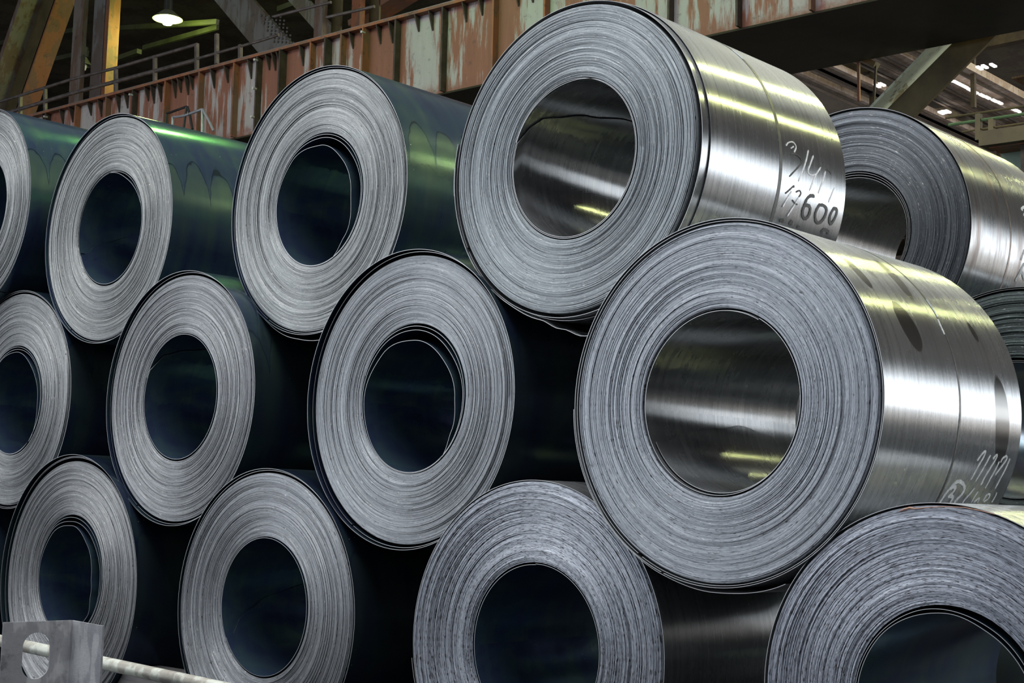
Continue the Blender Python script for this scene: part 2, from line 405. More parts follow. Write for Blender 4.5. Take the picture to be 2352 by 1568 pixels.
def ring(root, key, name, mat, yc, wd, lift=.0016, a0=0, a1=360, r_add=0.0):
    x, z, R, y, dx, dz, rh = CO[key]; n = int((a1 - a0) / 1.5); verts = []; faces = []
    for i in range(n + 1):
        A = math.radians(a0 + (a1 - a0) * i / n)
        for yy, r in ((yc - wd / 2, R + .0001), (yc - wd / 2, R + lift + r_add), (yc + wd / 2, R + lift + r_add), (yc + wd / 2, R + .0001)): verts.append((r * math.cos(A), yy, r * math.sin(A)))
    for i in range(n):
        for q in range(4): a = 4 * i + q; b = 4 * i + (q + 1) % 4; faces.append((a, b, b + 4, a + 4))
    faces.append((0, 1, 2, 3)); faces.append((4 * n + 3, 4 * n + 2, 4 * n + 1, 4 * n))
    return link_mesh(name, verts, faces, mat, root, loc=(0, 0, R))

FRONT = 'steel coils of the front stack'; REAR = 'steel coils of the rear stack'
def coil(key, label, surf, outer=(), inner=(), dash=.2, tint=(1, 1, 1), bright=1.0, gap=.0, wraps=110, seg=180, rf=1.0, group=FRONT, bore=None):
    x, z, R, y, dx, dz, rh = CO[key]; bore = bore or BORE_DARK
    root = tag(empty('steel_coil', (x, y, z - R)), label, 'steel coil', group)
    i = list(CO).index(key)
    face = edge_material('wound_edge_' + str(i), i * 1.37, dash, tint, bright)
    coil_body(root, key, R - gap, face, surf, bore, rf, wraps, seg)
    for s in outer: sheet('outer_wrap', root, key, lambda A, p=s['r']: R + interp(p, A), s['a0'], s['a1'], s.get('y0', 0), s.get('y1', WIDTH), [MAT_EDGE, surf], s.get('start'), th=.0026, ny=s.get('ny', 2), yfn=s.get('yfn'))
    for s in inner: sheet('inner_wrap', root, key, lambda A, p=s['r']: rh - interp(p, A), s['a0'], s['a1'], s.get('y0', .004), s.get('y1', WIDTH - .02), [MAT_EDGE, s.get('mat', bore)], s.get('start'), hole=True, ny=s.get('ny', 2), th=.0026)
    return root
def full(dr=0.0, left=None, y0=0.0, a0=-60, g=.0):
    """a closed outer turn at the coil's full radius"""
    return dict(r=[(a0, dr), (a0 + 360, dr)], a0=a0, a1=a0 + 359, y0=y0)
def tongue(pts):
    """rounded strip end: list of (axial m, angle deg) -> start(yfraction)"""
    pts = sorted((b, a if a > 0 else a + 360) for a, b in pts)
    return lambda fy: interp(pts, fy * (WIDTH - .024) + .004)

OX = {k: oxide_material('oxide_sheet_' + str(i), i + 1.0, arc, dk) for i, (k, arc, dk) in enumerate((('T0', 1, 1.1), ('T1', 1, 1.1), ('T2', 1, 1.1), ('M0', .8, .75), ('M1', .8, .75), ('M2', .5, .6), ('B', .6, .6), ('BX', .5, .6)))}
def stains_px(key, lst):
    R = CO[key][2]; out = []
    for (u0, v0, u1, v1, dv, k) in lst:      # long axis from pixel 0 to pixel 1, half-width dv (m)
        A0, y0 = on_outer(key, u0, v0); A1, y1 = on_outer(key, u1, v1)
        s0, s1 = math.radians(A0) * R, math.radians(A1) * R
        sk = -(y1 - y0) / (s1 - s0)
        out.append(((s0 + s1) / 2, (y0 + y1) / 2, abs(s1 - s0) / 2, dv, sk, k))
    return out
SM3 = bright_material('bright_sheet_stained', stains_px('M3', [(1938, 592, 2003, 663, .045, 0.83), (2010, 597, 2098, 692, .050, 0.75), (1994, 620, 2016, 640, .03, .3), (2052, 690, 2112, 808, .085, 0.90), (2222, 740, 2247, 785, .028, 0.83), (2288, 862, 2290, 1080, .085, 0.95)]), tone=1.18)
ST3 = bright_material('bright_sheet_smeared', stains_px('T3', [(1640, 95, 1700, 150, .012, .35), (1600, 85, 1640, 110, .012, .3), (1760, 140, 1820, 170, .012, .3), (1625, 98, 1650, 118, .01, .3)]), tone=1.08)
SB = bright_material('bright_sheet_plain', tone=1.35); SB2 = bright_material('shaded_sheet', tone=.6)  # SB2 is the same sheet darkened for the shaded coil side
SS1 = bright_material('bright_sheet_rust_tinged', rust=.55)
SS2 = oxide_material('grey_sheet_rear', 12.0, 0, 1.0)

INNER_T2 = dict(r=[(-70, .004), (-45, .05), (0, .118), (45, .118), (90, .085), (135, .035), (180, .014), (250, .006), (290, .007), (360, .016), (405, .035), (450, .034), (495, .018), (540, .006), (640, .003), (720, .006), (800, .012), (880, .004)], a0=-70, a1=880)
INNER_M2 = dict(r=[(-55, .004), (-30, .05), (0, .085), (45, .112), (90, .103), (135, .065), (180, .028), (250, .010), (300, .008), (360, .018), (405, .042), (450, .040), (495, .025), (540, .010), (640, .004), (720, .008), (800, .016), (880, .004)], a0=-55, a1=880)
INNER_M0 = dict(r=[(-50, .004), (0, .065), (45, .085), (90, .055), (135, .03), (180, .012), (270, .006), (360, .02), (450, .032), (540, .008), (700, .012), (800, .012), (880, .003)], a0=-50, a1=880)
INNER_B0 = dict(r=[(-75, .01), (-62, .06), (-45, .06), (-20, .125), (0, .15), (45, .13), (90, .085), (135, .045), (180, .02), (270, .008), (330, .014), (360, .028), (405, .050), (450, .052), (495, .02), (540, .006), (700, .006), (800, .02), (880, .004)], a0=-75, a1=880)
def loose(k=1.0, a=170, y0=.0):
    """slightly sprung outer turns just inside the coil's full radius"""
    return dict(r=[(-120, -.012), (-60, -.010 * k), (60, -.010), (a, -.016 * k), (240, -.012)], a0=-120, a1=239, y0=y0)

BORE_DARK = oxide_material('bore_shaded_oxide', 21.0, .4, 1.4)  # navy oxide tone; its darkness also stands in for shade in the bores
BORE_STEEL = bright_material('bore_shaded_sheet', tone=.72)  # bright sheet toned down to carry the shade inside the bore
coil('T0', 'dark teal coil cut off by the left edge, on the top row', OX['T0'], [full(), loose()], dash=.1, tint=(.96, .97, .93), gap=.022)
coil('T1', 'whole dark teal coil left on the top row, plain bore, green glint on top', OX['T1'], [full(y0=-.015), loose(y0=.004)],
     [dict(r=[(0, .008), (60, .035), (100, .006), (560, .003)], a0=20, a1=200), dict(r=[(150, .014), (540, .006)], a0=185, a1=560, start=tongue([(-155.9, .0), (-174, .21), (173.8, .49), (168, .8), (175, 1.2), (200, 1.45)]), ny=22)], dash=.1, tint=(.98, .98, .93), gap=.026)
coil('T2', 'dark top row coil with a sprung inner turn in its bore', OX['T2'],
     [dict(r=[(-82, .05), (-100, .03), (-130, 0), (-140, 0)][::-1] + [(-60, .0)], a0=-140, a1=-60), full(y0=-.006), loose(y0=.006)], [INNER_T2], dash=.15, tint=(.99, 1, .96), gap=.024)
t3tail = dict(r=[(-180, .0), (-132, -.004), (-120, -.004), (-102, .012), (-92, .055), (-82, .115), (-70, .19)], a0=-185, a1=-74, y0=.0)
coil('T3','biggest bright coil on the top row, with 17600 written on its side', ST3,
     [dict(r=[(-180, 0), (180, 0)], a0=-130, a1=228, y0=.075), dict(r=[(140, .004), (165, .006), (205, .006)], a0=166, a1=186, y0=.004), dict(r=[(-180, -.010), (180, -.010)], a0=-150, a1=208, y0=.012), t3tail],
     [dict(r=[(60, .004), (100, .016), (150, .010), (420, .003)], a0=60, a1=420), dict(r=[(110, .022), (200, .016), (500, .006)], a0=150, a1=520, start=tongue([(161.4, .0), (148.9, .02), (133.6, .16), (122.4, .44), (113.6, .74), (112, 1.1), (125, 1.45)]), ny=26)],
     dash=.1, tint=(.93, .98, .98), bore=BORE_STEEL, gap=.034)
coil('M0', 'middle row coil cut off by the left edge, small nested turns in its bore', OX['M0'], [full(y0=-.005), loose()], [INNER_M0], dash=.1, tint=(.98, .98, .95), gap=.030)
coil('M1', 'middle row coil second from the left, dark clean bore', OX['M1'], [full(y0=-.022), loose(1.3, y0=.0)],
     [dict(r=[(110, .018), (200, .014), (500, .006)], a0=150, a1=520, start=tongue([(152, .0), (134.6, .05), (124.3, .23), (117.8, .44), (114, .8), (120, 1.2), (150, 1.45)]), ny=26)], dash=.1, tint=(.98, .98, .97), gap=.032)
coil('M2', 'middle row coil with two curled inner turns in its bore', OX['M2'], [full(y0=-.030), loose(1.5, y0=-.004)], [INNER_M2], dash=.15, tint=(.97, .99, 1), gap=.034)
coil('M3','large bright coil in front with oval oil stains on its side', SM3,
     [full(a0=-110), dict(r=[(-200, 0), (-150, -.002), (-110, .012), (-90, .024), (-66, .045), (-50, .08)], a0=-180, a1=-66, y0=.01), dict(r=[(160, .004), (190, .009), (230, .004)], a0=181, a1=236, y0=.0), dict(r=[(-120, -.010), (240, -.012)], a0=-120, a1=238, y0=.006)],
     [dict(r=[(60, .012), (420, .005)], a0=60, a1=420, y0=.006), dict(r=[(170, .022), (560, .006)], a0=200, a1=590, start=tongue([(-154.6, .07), (-163.5, .29), (-168.8, .63), (-172.4, .84), (-167.4, 1.1), (-157.5, 1.33), (-150, 1.45)]), y0=.03, ny=26)],
     dash=.45, bright=1.15, tint=(.95, .98, 1.02), bore=BORE_STEEL, gap=.022)
coil('BX', 'bottom row coil showing only as a dark sliver at the left edge', OX['BX'], [], dash=.1, wraps=40, seg=96)
coil('B0', 'bottom row coil behind the slotted steel bracket, wavy inner turn', OX['B'], [full(y0=-.030), loose(2.2, y0=-.006), dict(r=[(-120, -.030), (60, -.020), (170, -.034), (240, -.030)], a0=-120, a1=238, y0=.0)], [INNER_B0], dash=.1, tint=(.99, .98, .96), gap=.052)
coil('B1', 'bottom row coil just right of the one behind the bracket', OX['B'], [full(y0=-.012), loose(1.2)],
     [dict(r=[(160, .014), (560, .006)], a0=190, a1=575, start=tongue([(-149.5, .03), (-171.4, .2), (174.6, .42), (165.8, .72), (163, 1.1), (190, 1.45)]), ny=22)], dash=.2, tint=(.98, .99, 1), gap=.030)
coil('B2', 'bottom row coil with a dash-flecked face, below and left of the stained coil', SB2, [full(), dict(r=[(150, .004), (180, .012), (230, .004)], a0=188, a1=236, y0=-.006)], [dict(r=[(90, .012), (180, .012), (300, .004), (450, .008)], a0=90, a1=450, y0=.006)], dash=1.0, bright=1.35, tint=(.95, .98, 1.04), gap=.008, rf=1.2)
cb3 = coil('B3', 'bottom right coil with a dash-flecked face and a copper coloured split', SB, [full()], [dict(r=[(-60, .01), (0, .045), (60, .05), (90, .034), (140, .02), (220, .012), (300, .01), (360, .03), (420, .03), (470, .012), (560, .004)], a0=-60, a1=560, y0=.006)], dash=1.0, bright=1.35, tint=(.94, .97, 1.05), gap=.012, rf=1.2)
coil('S1','coil at the top of the rear stack, right of the big bright one', SS1, [full()], [dict(r=[(-80, .01), (0, .030), (90, .048), (180, .030), (270, .012), (360, .018), (450, .030), (540, .016), (640, .006), (810, .012), (900, .003)], a0=-80, a1=900)], dash=.05, tint=(.80, .84, .88), bright=.62, bore=BORE_STEEL, gap=.018, group=REAR)
coil('S2', 'grey rear stack coil peeping out behind the stained coil at the right edge', SS2, [full(), loose()], [dict(r=[(-80, .01), (90, .03), (180, .02), (270, .01), (450, .02), (640, .006)], a0=-80, a1=640)], dash=.05, tint=(.72, .84, .80), bright=.55, gap=.024, group=REAR)
coil('SL', 'rear stack coil hidden behind the big top coil, middle row', SS2, dash=.1, wraps=30, seg=96, group=REAR)
coil('SA', 'rear stack coil on the floor behind the stained coil', SS2, dash=.1, wraps=30, seg=96, group=REAR)
coil('SB', 'rear stack coil on the floor behind the bottom right coil', SS2, dash=.1, wraps=30, seg=96, group=REAR)
ROOT = {}
for o in COL.objects:
    if o.name.startswith('steel_coil'):
        for k, v in CO.items():
            if abs(o.location.x - v[0]) < 1e-3 and abs(o.location.y - v[3]) < 1e-3: ROOT[k] = o

# straps, seals, hand writing
def band(key, yc, wd, seals, mat=MAT_STRAP):
    b = ring(ROOT[key], key, 'strapping_band', mat, yc, wd, lift=.0012)
    for a0, a1 in seals:
        s = ring(None, key, 'printed_mark', MAT_PRINT, yc, wd * .5, .0024, a0, a1)
        s.parent = b; s.location = (0, 0, 0)
band('T3', .755, .030, [(44, 50)])
band('M3', .755, .016, [(29, 36)])
band('S1', .62, .022, [], WORN_STRAP)
def word(root, key, text, a_top, a_bot, yc, hgt):
    """tiny print running around the coil along the strap, baked from glyph outlines"""
    R = CO[key][2]
    cu = bpy.data.curves.new('t', 'FONT'); cu.body = text; cu.size = 1
    ob = bpy.data.objects.new('t', cu); COL.objects.link(ob)
    dg = bpy.context.evaluated_depsgraph_get(); me = bpy.data.meshes.new_from_object(ob.evaluated_get(dg))
    xs = [v.co.x for v in me.vertices]; x0, x1 = min(xs), max(xs); vs = []
    for v in me.vertices:
        A = math.radians(a_top + (a_bot - a_top) * (v.co.x - x0) / (x1 - x0)); yy = yc + v.co.y * hgt
        vs.append(((R + .0018) * math.cos(A), yy, (R + .0018) * math.sin(A)))
    fs = [tuple(p.vertices) for p in me.polygons]
    bpy.data.objects.remove(ob); bpy.data.curves.remove(cu); bpy.data.meshes.remove(me)
    return link_mesh('printed_word', vs, fs, MAT_PRINT, root, loc=(0, 0, R))
word(ROOT['M3'], 'M3', 'ArcelorMittal', -19.5, -26.5, .775, .020)
def P6(ox, oy, sc, pts): return [(ox + a / sc, oy + b / sc) for a, b in pts]
def t3(*pts): return P6(1760, 300, 6.03, pts)
def m3(*pts): return P6(2130, 1020, 10.595, pts)
strokes(ROOT['T3'], 'T3', 'crayon_writing', MAT_CRAYON, [
    t3((275, 210), (300, 170), (350, 155), (390, 180), (412, 235), (385, 300)), t3((340, 245), (378, 218)),
    t3((582, 270), (545, 440), (490, 590), (445, 700)), t3((652, 345), (615, 450), (580, 545), (590, 600), (640, 618), (690, 600)),
    t3((755, 505), (700, 590), (650, 690), (600, 830)), t3((820, 560), (800, 640), (760, 750), (720, 865)),
    t3((940, 790), (905, 880), (862, 990)), t3((350, 840), (290, 940), (222, 1060)), t3((450, 920), (370, 1060), (288, 1185))], wid=.009)
strokes(ROOT['T3'], 'T3', 'black_writing', MAT_INK, [
    t3((335, 330), (380, 315), (430, 340), (480, 390), (480, 450), (430, 515), (370, 580), (318, 635)),
    t3((820, 560), (840, 540), (880, 570), (892, 605)), t3((262, 870), (320, 820), (380, 765), (378, 790)),
    t3((410, 850), (460, 830), (478, 870), (450, 920)), t3((360, 960), (405, 1015), (430, 1020))], wid=.009)
strokes(ROOT['T3'], 'T3', 'black_number', MAT_INK, [
    t3((655, 930), (650, 905), (605, 905), (560, 950), (525, 1040), (503, 1120), (510, 1190), (545, 1220), (590, 1170), (610, 1090), (590, 1040), (550, 1035), (515, 1050)),
    t3((745, 1015), (710, 1070), (680, 1150), (685, 1240), (720, 1280), (780, 1240), (825, 1150), (830, 1080), (790, 1035), (735, 1030)),
    t3((925, 1090), (890, 1160), (875, 1240), (895, 1290), (935, 1240), (970, 1160), (975, 1095), (945, 1078), (920, 1090)),
    t3((180, 1250), (225, 1240), (215, 1275)), t3((310, 1300), (350, 1258), (345, 1310)), t3((755, 1410), (800, 1370), (855, 1395), (840, 1425)), t3((425, 1330), (460, 1335))], wid=.020)
strokes(ROOT['M3'], 'M3', 'chalk_writing', MAT_CHALK, [
    m3((1212, 400), (1300, 270), (1410, 165), (1370, 300), (1230, 540), (1050, 865)), m3((1535, 260), (1400, 510), (1270, 730), (1165, 905)),
    m3((1590, 360), (1685, 250), (1670, 340), (1500, 620), (1380, 820), (1295, 980), (1355, 900)), m3((1748, 415), (1660, 600), (1520, 850), (1400, 1070)),
    m3((1775, 445), (1830, 340), (1910, 290), (1935, 330), (1890, 420), (1780, 570), (1645, 745)), m3((2005, 350), (1900, 590), (1780, 820), (1640, 1080))], wid=.011)
strokes(ROOT['M3'], 'M3', 'circled_number', MAT_CHALK, [
    m3((280, 1440), (420, 1230), (560, 1060), (680, 930), (790, 905), (880, 990), (890, 1100), (820, 1230), (700, 1350), (640, 1420)),
    m3((560, 1080), (640, 1030), (675, 1060), (620, 1160), (520, 1255), (590, 1260), (610, 1310), (540, 1420)), ], wid=.020)
strokes(ROOT['M3'], 'M3', 'chalk_writing', MAT_CHALK, [
    m3((1145, 1060), (1040, 1190), (900, 1350), (850, 1420)), m3((1230, 1150), (1130, 1290), (1060, 1420)), m3((1120, 1410), (1255, 1310), (1210, 1420)),
    m3((1340, 1380), (1440, 1230), (1515, 1220), (1470, 1320), (1360, 1400)), m3((1680, 1170), (1650, 1260), (1560, 1410))], wid=.011)
def s1(*pts): return P6(2200, 400, 4.9, pts)
strokes(ROOT['S1'], 'S1', 'chalk_writing', MAT_CHALK, [s1((720, 410), (722, 385), (745, 372), (775, 385), (770, 420), (740, 470)), s1((745, 850), (730, 900), (708, 965)),
    s1((745, 1000), (700, 1100), (645, 1205)), s1((700, 1105), (725, 1110), (745, 1195))], wid=.022)
strokes(ROOT['M3'], 'M3', 'tape_scrap', MAT_CHALK, [[(2154, 733), (2161, 750), (2169, 768)]], wid=.012)
# copper coloured split between turns of the bottom right coil
x, z, R, y, dx, dz, rh = CO['B3']
cop = MB(); pts = []
for (u, v) in ((2066, 1174), (2078, 1169), (2090, 1166), (2102, 1168), (2130, 1165), (2170, 1163), (2215, 1165), (2255, 1173), (2285, 1181)):
    q = at(u, v, y - .006); pts.append(q - Vector((x, y, z - R)))
cop.tube(pts, [.002, .005, .006, .003, .002, .002, .002, .002, .001], 8)
tag(cop.build('split_edge', plain('copper_rust', (.50, .30, .22), .5, .4, .3, 40, .2), ROOT['B3'], True), 'copper coloured torn strip edge')

# ------------------------------------------------------------------ floor and shell of the hall
FLOOR = plain('hall_floor', (.022, .022, .025), .85, 0, .35, 1.2, .1)
RUSTWALL = plain('sooty_wall', (.045, .035, .028), .8, 0, .5, .6, .1)
ROOFM = patchy('sooty_roof_sheet', (.085, .07, .05), (.055, .04, .028), (.015, .01, .008), 1.2, 1)
def struct(name, mb, mat): return tag(mb.build(name, mat), kind='structure')
struct('floor', MB().box((-70, -12, -.2), (16, 62, 0)), FLOOR)
struct('wall_back', MB().box((2, 62, 0), (16, 62.3, 2)).box((-70, 62, 0), (2, 62.3, 15)).box((2, 62, 8), (16, 62.3, 15)), RUSTWALL)
struct('wall_left', MB().box((-70.3, -12, 0), (-70, 62, 15)), RUSTWALL)
struct('wall_right', MB().box((16, -12, 0), (16.3, 10, 15)).box((16, 10, 0), (16.3, 62, 3.2)).box((16, 10, 9.6), (16.3, 62, 15)), RUSTWALL)
struct('ceiling', MB().box((-70, -12, 15), (16, 62, 15.2)), ROOFM)
DAY = glow('overcast_daylight_glass', (.90, .95, 1), 4.6)
struct('window_1', MB().box((2, 62.1, 2), (16, 62.2, 8)), DAY)
struct('window_2', MB().box((16.1, 10, 3.2), (16.2, 62, 9.6)), DAY)

# ------------------------------------------------------------------ crane girder
GR = math.atan(.065)
def gy(x): return 10 + .065 * (x + 10)
def atg(u, v):                       # pixel on the girder's front web plane
    d = ray(u, v); t = (10 + .065 * (CAM.x + 10) - CAM.y) / (d.y - .065 * d.x); return CAM + d * t
ZB, ZT = 8.22, 9.60
WEB = patchy('girder_web_paint', (.37, .335, .32), (.22, .085, .05), (.06, .045, .035), .9, .22, low=.22, w=(.40, .50, .60), seed=3.1)
RUST = patchy('rusty_flange', (.20, .10, .06), (.27, .10, .045), (.05, .03, .02), 2.5, .6, rough=.7)
DARKST = plain('dark_stiffener', (.055, .038, .026), .7, .1, .5, 5, .2)
UNDER = plain('dark_olive_underside', (.026, .019, .006), .85, 0, .3, 1.5, .1)  # bottom flange coloured darker and more olive than the web
RAIL = plain('worn_crane_rail', (.55, .56, .56), .3, .9, .2, 4, .05)
gx0, gx1 = -62.0, 12.0
g = tag(empty('crane_girder', (-20, gy(-20), ZB), GR), 'long rusty crane runway girder with peeling grey paint crossing behind the coils', 'girder')
def gl(p):                            # world point -> girder local
    v = Vector(p) - Vector((-20, gy(-20), ZB)); c, s = math.cos(-GR), math.sin(-GR); return Vector((v.x * c - v.y * s, v.x * s + v.y * c, v.z))
a = gl((gx0, gy(gx0), ZB)).x; b = gl((gx1, gy(gx1), ZB)).x; H = ZT - ZB
MB().box((a, 0, 0), (b, .03, H)).build('web_plate', WEB, g)
MB().box((a, 2.1, 0), (b, 2.13, H)).build('rear_web_plate', WEB, g)
MB().box((a, -.02, -.03), (b, 2.16, 0)).build('bottom_flange', UNDER, g)
MB().box((a, -.14, H), (b, 2.3, H + .05)).build('top_flange', RUST, g)
MB().box((a, -.05, H + .05), (b, .05, H + .10)).build('crane_rail', RAIL, g)
def gpart(name, mb, mat): return mb.build(name, mat, g)
for (u, wpx, main) in ((5, 6, 1), (61, 7, 1), (115, 7, 1), (184, 8, 1), (254, 7, 1), (315, 9, 1), (390, 8, 1), (468, 9, 1), (548, 9, 1), (601, 9, 1), (657, 14, 1), (724, 8, 1), (761, 16, 1), (794, 8, 1), (848, 13, 1), (919, 9, 1), (1027, 10, 1), (1144, 8, 1), (1262, 10, 1), (1400, 10, 1), (1547, 9, 1), (1703, 10, 1), (1870, 10, 1)):
    p = gl(atg(u, 280 - .248 * u + 40)); t = .035
    d = .13 if wpx < 12 else .17
    gpart('stiffener', MB().box((p.x - t / 2, -d, 0), (p.x + t / 2, 0, H)), DARKST if u % 2 else RUST)
for u in (29, 51, 85, 107, 147, 169, 211, 235, 276, 295, 342, 356, 372, 405, 417, 434, 444, 494, 525, 579, 620, 634, 645, 698, 812, 838, 875, 903, 963, 995, 1072, 1109, 1192, 1225, 1300, 1345):
    p = gl(atg(u, 280 - .248 * u + 30)); hh = random.choice((.26, .30, .34))
    gpart('gusset', MB().prism([(p.x - .012, 0, H), (p.x - .012, -.13, H), (p.x - .012, -.02, H - hh), (p.x - .012, 0, H - hh)], (.024, 0, 0)), DARKST)
BOLT = plain('pale_bolt_head', (.6, .58, .54), .6, .3, .2, 9, .1)
for (u, v) in ((120, 272), (117, 327), (316, 222), (603, 143), (600, 208), (596, 273), (849, 80)):
    p = gl(atg(u, v)); c = MB().tube([(p.x, -.20, p.z), (p.x, -.12, p.z)], .022, 10)
    gpart('bolt', c, BOLT)

# bent grab rails in front of the girder
GREYT = plain('grey_painted_tube', (.42, .43, .45), .4, .5, .2, 12, .1)
BLKT = plain('black_painted_tube', (.035, .035, .035), .45, .4, .3, 12, .1)
def k2(*pts): return [tuple(at(370 + a_ / 10.226, 230 + b_ / 10.226, 8.6)) for a_, b_ in pts]
hr = tag(empty('grab_rail', at(395, 330, 8.6)), 'black bent tube grab rail in front of the rusty girder', 'rail', 'bent grab rails on the girder')
def loc_build(mb, name, mat, root, smooth=True):
    o = mb.build(name, mat, root, smooth); 
    for v in o.data.vertices: v.co -= root.location
    return o
loc_build(MB().tube(k2((118, 620), (125, 315), (200, 295), (420, 215), (600, 150)), .022, 8), 'top_rail', BLKT, hr)
loc_build(MB().tube(k2((600, 150), (560, 400), (530, 640)), .022, 8), 'post', BLKT, hr)
loc_build(MB().tube(k2((620, 155), (680, 370), (735, 680)), .024, 8), 'brace', BLKT, hr)
hr = tag(empty('grab_rail', at(440, 330, 8.6)), 'light grey bent tube grab rail right of the black one', 'rail', 'bent grab rails on the girder')
loc_build(MB().tube(k2((272, 620), (275, 395), (400, 390), (560, 360), (700, 310), (960, 215)), .025, 8), 'top_rail', GREYT, hr)
loc_build(MB().tube(k2((965, 215), (960, 760)), .022, 8), 'post', GREYT, hr)
loc_build(MB().tube(k2((975, 215), (1120, 480), (1230, 720)), .024, 8), 'brace', GREYT, hr)

# ------------------------------------------------------------------ steelwork behind the girder, upper left
BRN = patchy('brown_steel_column', (.22, .18, .155), (.16, .10, .07), (.05, .035, .03), 2.0, .3)
GRYC = patchy('grey_steel_brace', (.20, .19, .18), (.13, .10, .085), (.05, .04, .035), 2.0, .4)
OLV = plain('olive_brown_steel', (.10, .075, .03), .6, .2, .4, 2, .2)
def beam_thing(name, label, cat, group, segs, origin=None):
    root = tag(empty(name, origin or segs[0][1]), label, cat, group)
    for (pn, p, q, w_, h_, mt) in segs:
        o = MB().bar(p, q, w_, h_, up=(0, 1, 0)).build(pn, mt, root)
        for v in o.data.vertices: v.co -= root.location
    return root
Y1 = 11.5
A_ = at(-40, 330, Y1); B_ = at(95, -60, Y1)
off = Vector((.42, .25, 0))
beam_thing('diagonal_brace', 'broad slanting steel brace at the top left corner, grey face and olive side', 'brace', None,
    [('pale_flange', A_, B_, .16, .62, BRN), ('web', A_ + off, B_ + off, .62, .05, OLV), ('rear_flange', A_ + off * 1.9, B_ + off * 1.9, .10, .5, RUST)], A_)
p0 = at(168, 330, Y1); p1 = at(186, -60, Y1)
beam_thing('steel_column', 'brown riveted column with a dark channel beside it, left of the lit lamp', 'column', None,
    [('flange', p0, (p0.x, p0.y, p1.z), .45, .12, BRN), ('web', Vector(p0) + Vector((.55, .2, 0)), Vector((p0.x + .55, p0.y + .2, p1.z)), .50, .05, GRYC), ('rear_flange', Vector(p0) + Vector((.95, .3, 0)), Vector((p0.x + .95, p0.y + .3, p1.z)), .16, .3, RUST)], p0)
Y2 = 12.6
q0 = at(505, -40, Y2); q1 = at(650, 130, Y2)
br = beam_thing('gusset_brace', 'grey slanting brace with a riveted gusset plate, right of the lit lamp', 'brace', None,
    [('channel', q0, q1, .75, .10, GRYC), ('rear_channel', q0 + Vector((1.35, .6, .0)), q1 + Vector((1.35, .6, 0)), .35, .12, GRYC)], q0)
RIV = plain('rivet_head', (.16, .15, .14), .5, .4, .2, 9, .1)
mbr = MB(); rivs = [(600 + 9 * i + 4.5 * (j % 2) + 3.6 * j, 36 + 8.5 * j + .6 * i) for j in range(8) for i in range(6)]
for (u, v) in rivs:
    c = at(u, v, Y2 - .06); r_ = MB().lathe([(0, .0), (.028, 0), (.028, .01), (.018, .022), (0, .026)], (0, 0, 0), 8)
    o = r_.build('rivet', RIV, br, True); o.rotation_euler = (PI / 2, 0, 0); o.location = c - br.location
for i, (u0, u1, mt, lab, dy) in enumerate(((717, 750, BRN, 'brown column just left of the rusty one above the girder', 0), (803, 836, RUST, 'rusty orange column above the girder, right of the brown one', 0), (1240, 1290, BRN, 'column above the girder behind the big top coil', .4))):
    c0 = at((u0 + u1) / 2, 120, Y2 + dy); wpx = (u1 - u0) / F * 23
    beam_thing('steel_column', lab, 'column', None, [('flange', c0, (c0.x, c0.y, 15), wpx * 1.1, .14, mt), ('web', c0 + Vector((wpx * 1.0, .25, 0)), (c0.x + wpx, c0.y + .25, 15), .3, .05, OLV)], c0)
beam_thing('diagonal_brace', 'rusty slanting brace between the upper columns and the girder', 'brace', None, [('flange', at(820, 60, 13.1), at(950, -20, 13.1), .12, .5, RUST)], at(820, 60, 13.1))

# walkway rail above the girder
wr = tag(empty('walkway_railing', atg(0, 240)), 'thin steel walkway railing running above the girder at upper left', 'railing')
def wy(u, v): d = ray(u, v); t = (11.3 + .065 * (CAM.x + 10) - CAM.y) / (d.y - .065 * d.x); return CAM + d * t
RT = plain('dull_rail_steel', (.16, .13, .12), .5, .4, .4, 6, .1)
loc_build(MB().tube([wy(-20, 240), wy(165, 182), wy(270, 155), wy(452, 102)], .035, 8), 'top_rail', RT, wr)
loc_build(MB().tube([wy(452, 135), wy(600, 93), wy(640, 80)], .03, 8), 'top_rail', RT, wr)
loc_build(MB().tube([wy(-20, 270), wy(170, 213), wy(300, 178), wy(450, 138)], .045, 8), 'mid_rail', RT, wr)
loc_build(MB().tube([wy(630, 38), wy(720, 15), wy(760, 5)], .03, 8), 'side_rail', RT, wr)
loc_build(MB().tube([wy(750, 40), wy(860, 15)], .03, 8), 'side_rail', RT, wr)
for (u, v0, v1) in ((47, 218, 262), (104, 200, 245), (266, 154, 206), (356, 128, 175), (452, 100, 150), (498, 78, 135), (552, 103, 122)):
    loc_build(MB().bar(wy(u, v0), wy(u, v1 + 12), .07, .07), 'post', RT, wr)

# roof steel far behind the walkway, lit by the lamps
GS = plain('purlin_steel', (.07, .07, .04), .5, .3, .4, 2, .1)
for i, (u0, v0, u1, v1, Y, t_) in enumerate(((215, 155, 320, 118, 13.2, .25), (225, 68, 500, 50, 13.4, .16), (330, 110, 500, 62, 13.8, .14), (640, 22, 720, -8, 13.2, .2), (0, 100, 170, 70, 13.2, .2), (20, 160, 200, 120, 13.6, .2))):
    beam_thing('roof_purlin', ('green-lit roof beam behind the railing', 'roof beam just under the lit lamp', 'faint roof beam right of the lit lamp', 'green-lit roof beam at the slanting gusset brace', 'roof beam behind the left corner brace, upper', 'roof beam behind the left corner brace, lower')[i], 'beam', None,
        [('flange', at(u0, v0, Y), at(u1, v1, Y), .12, t_ * .55, GS)])

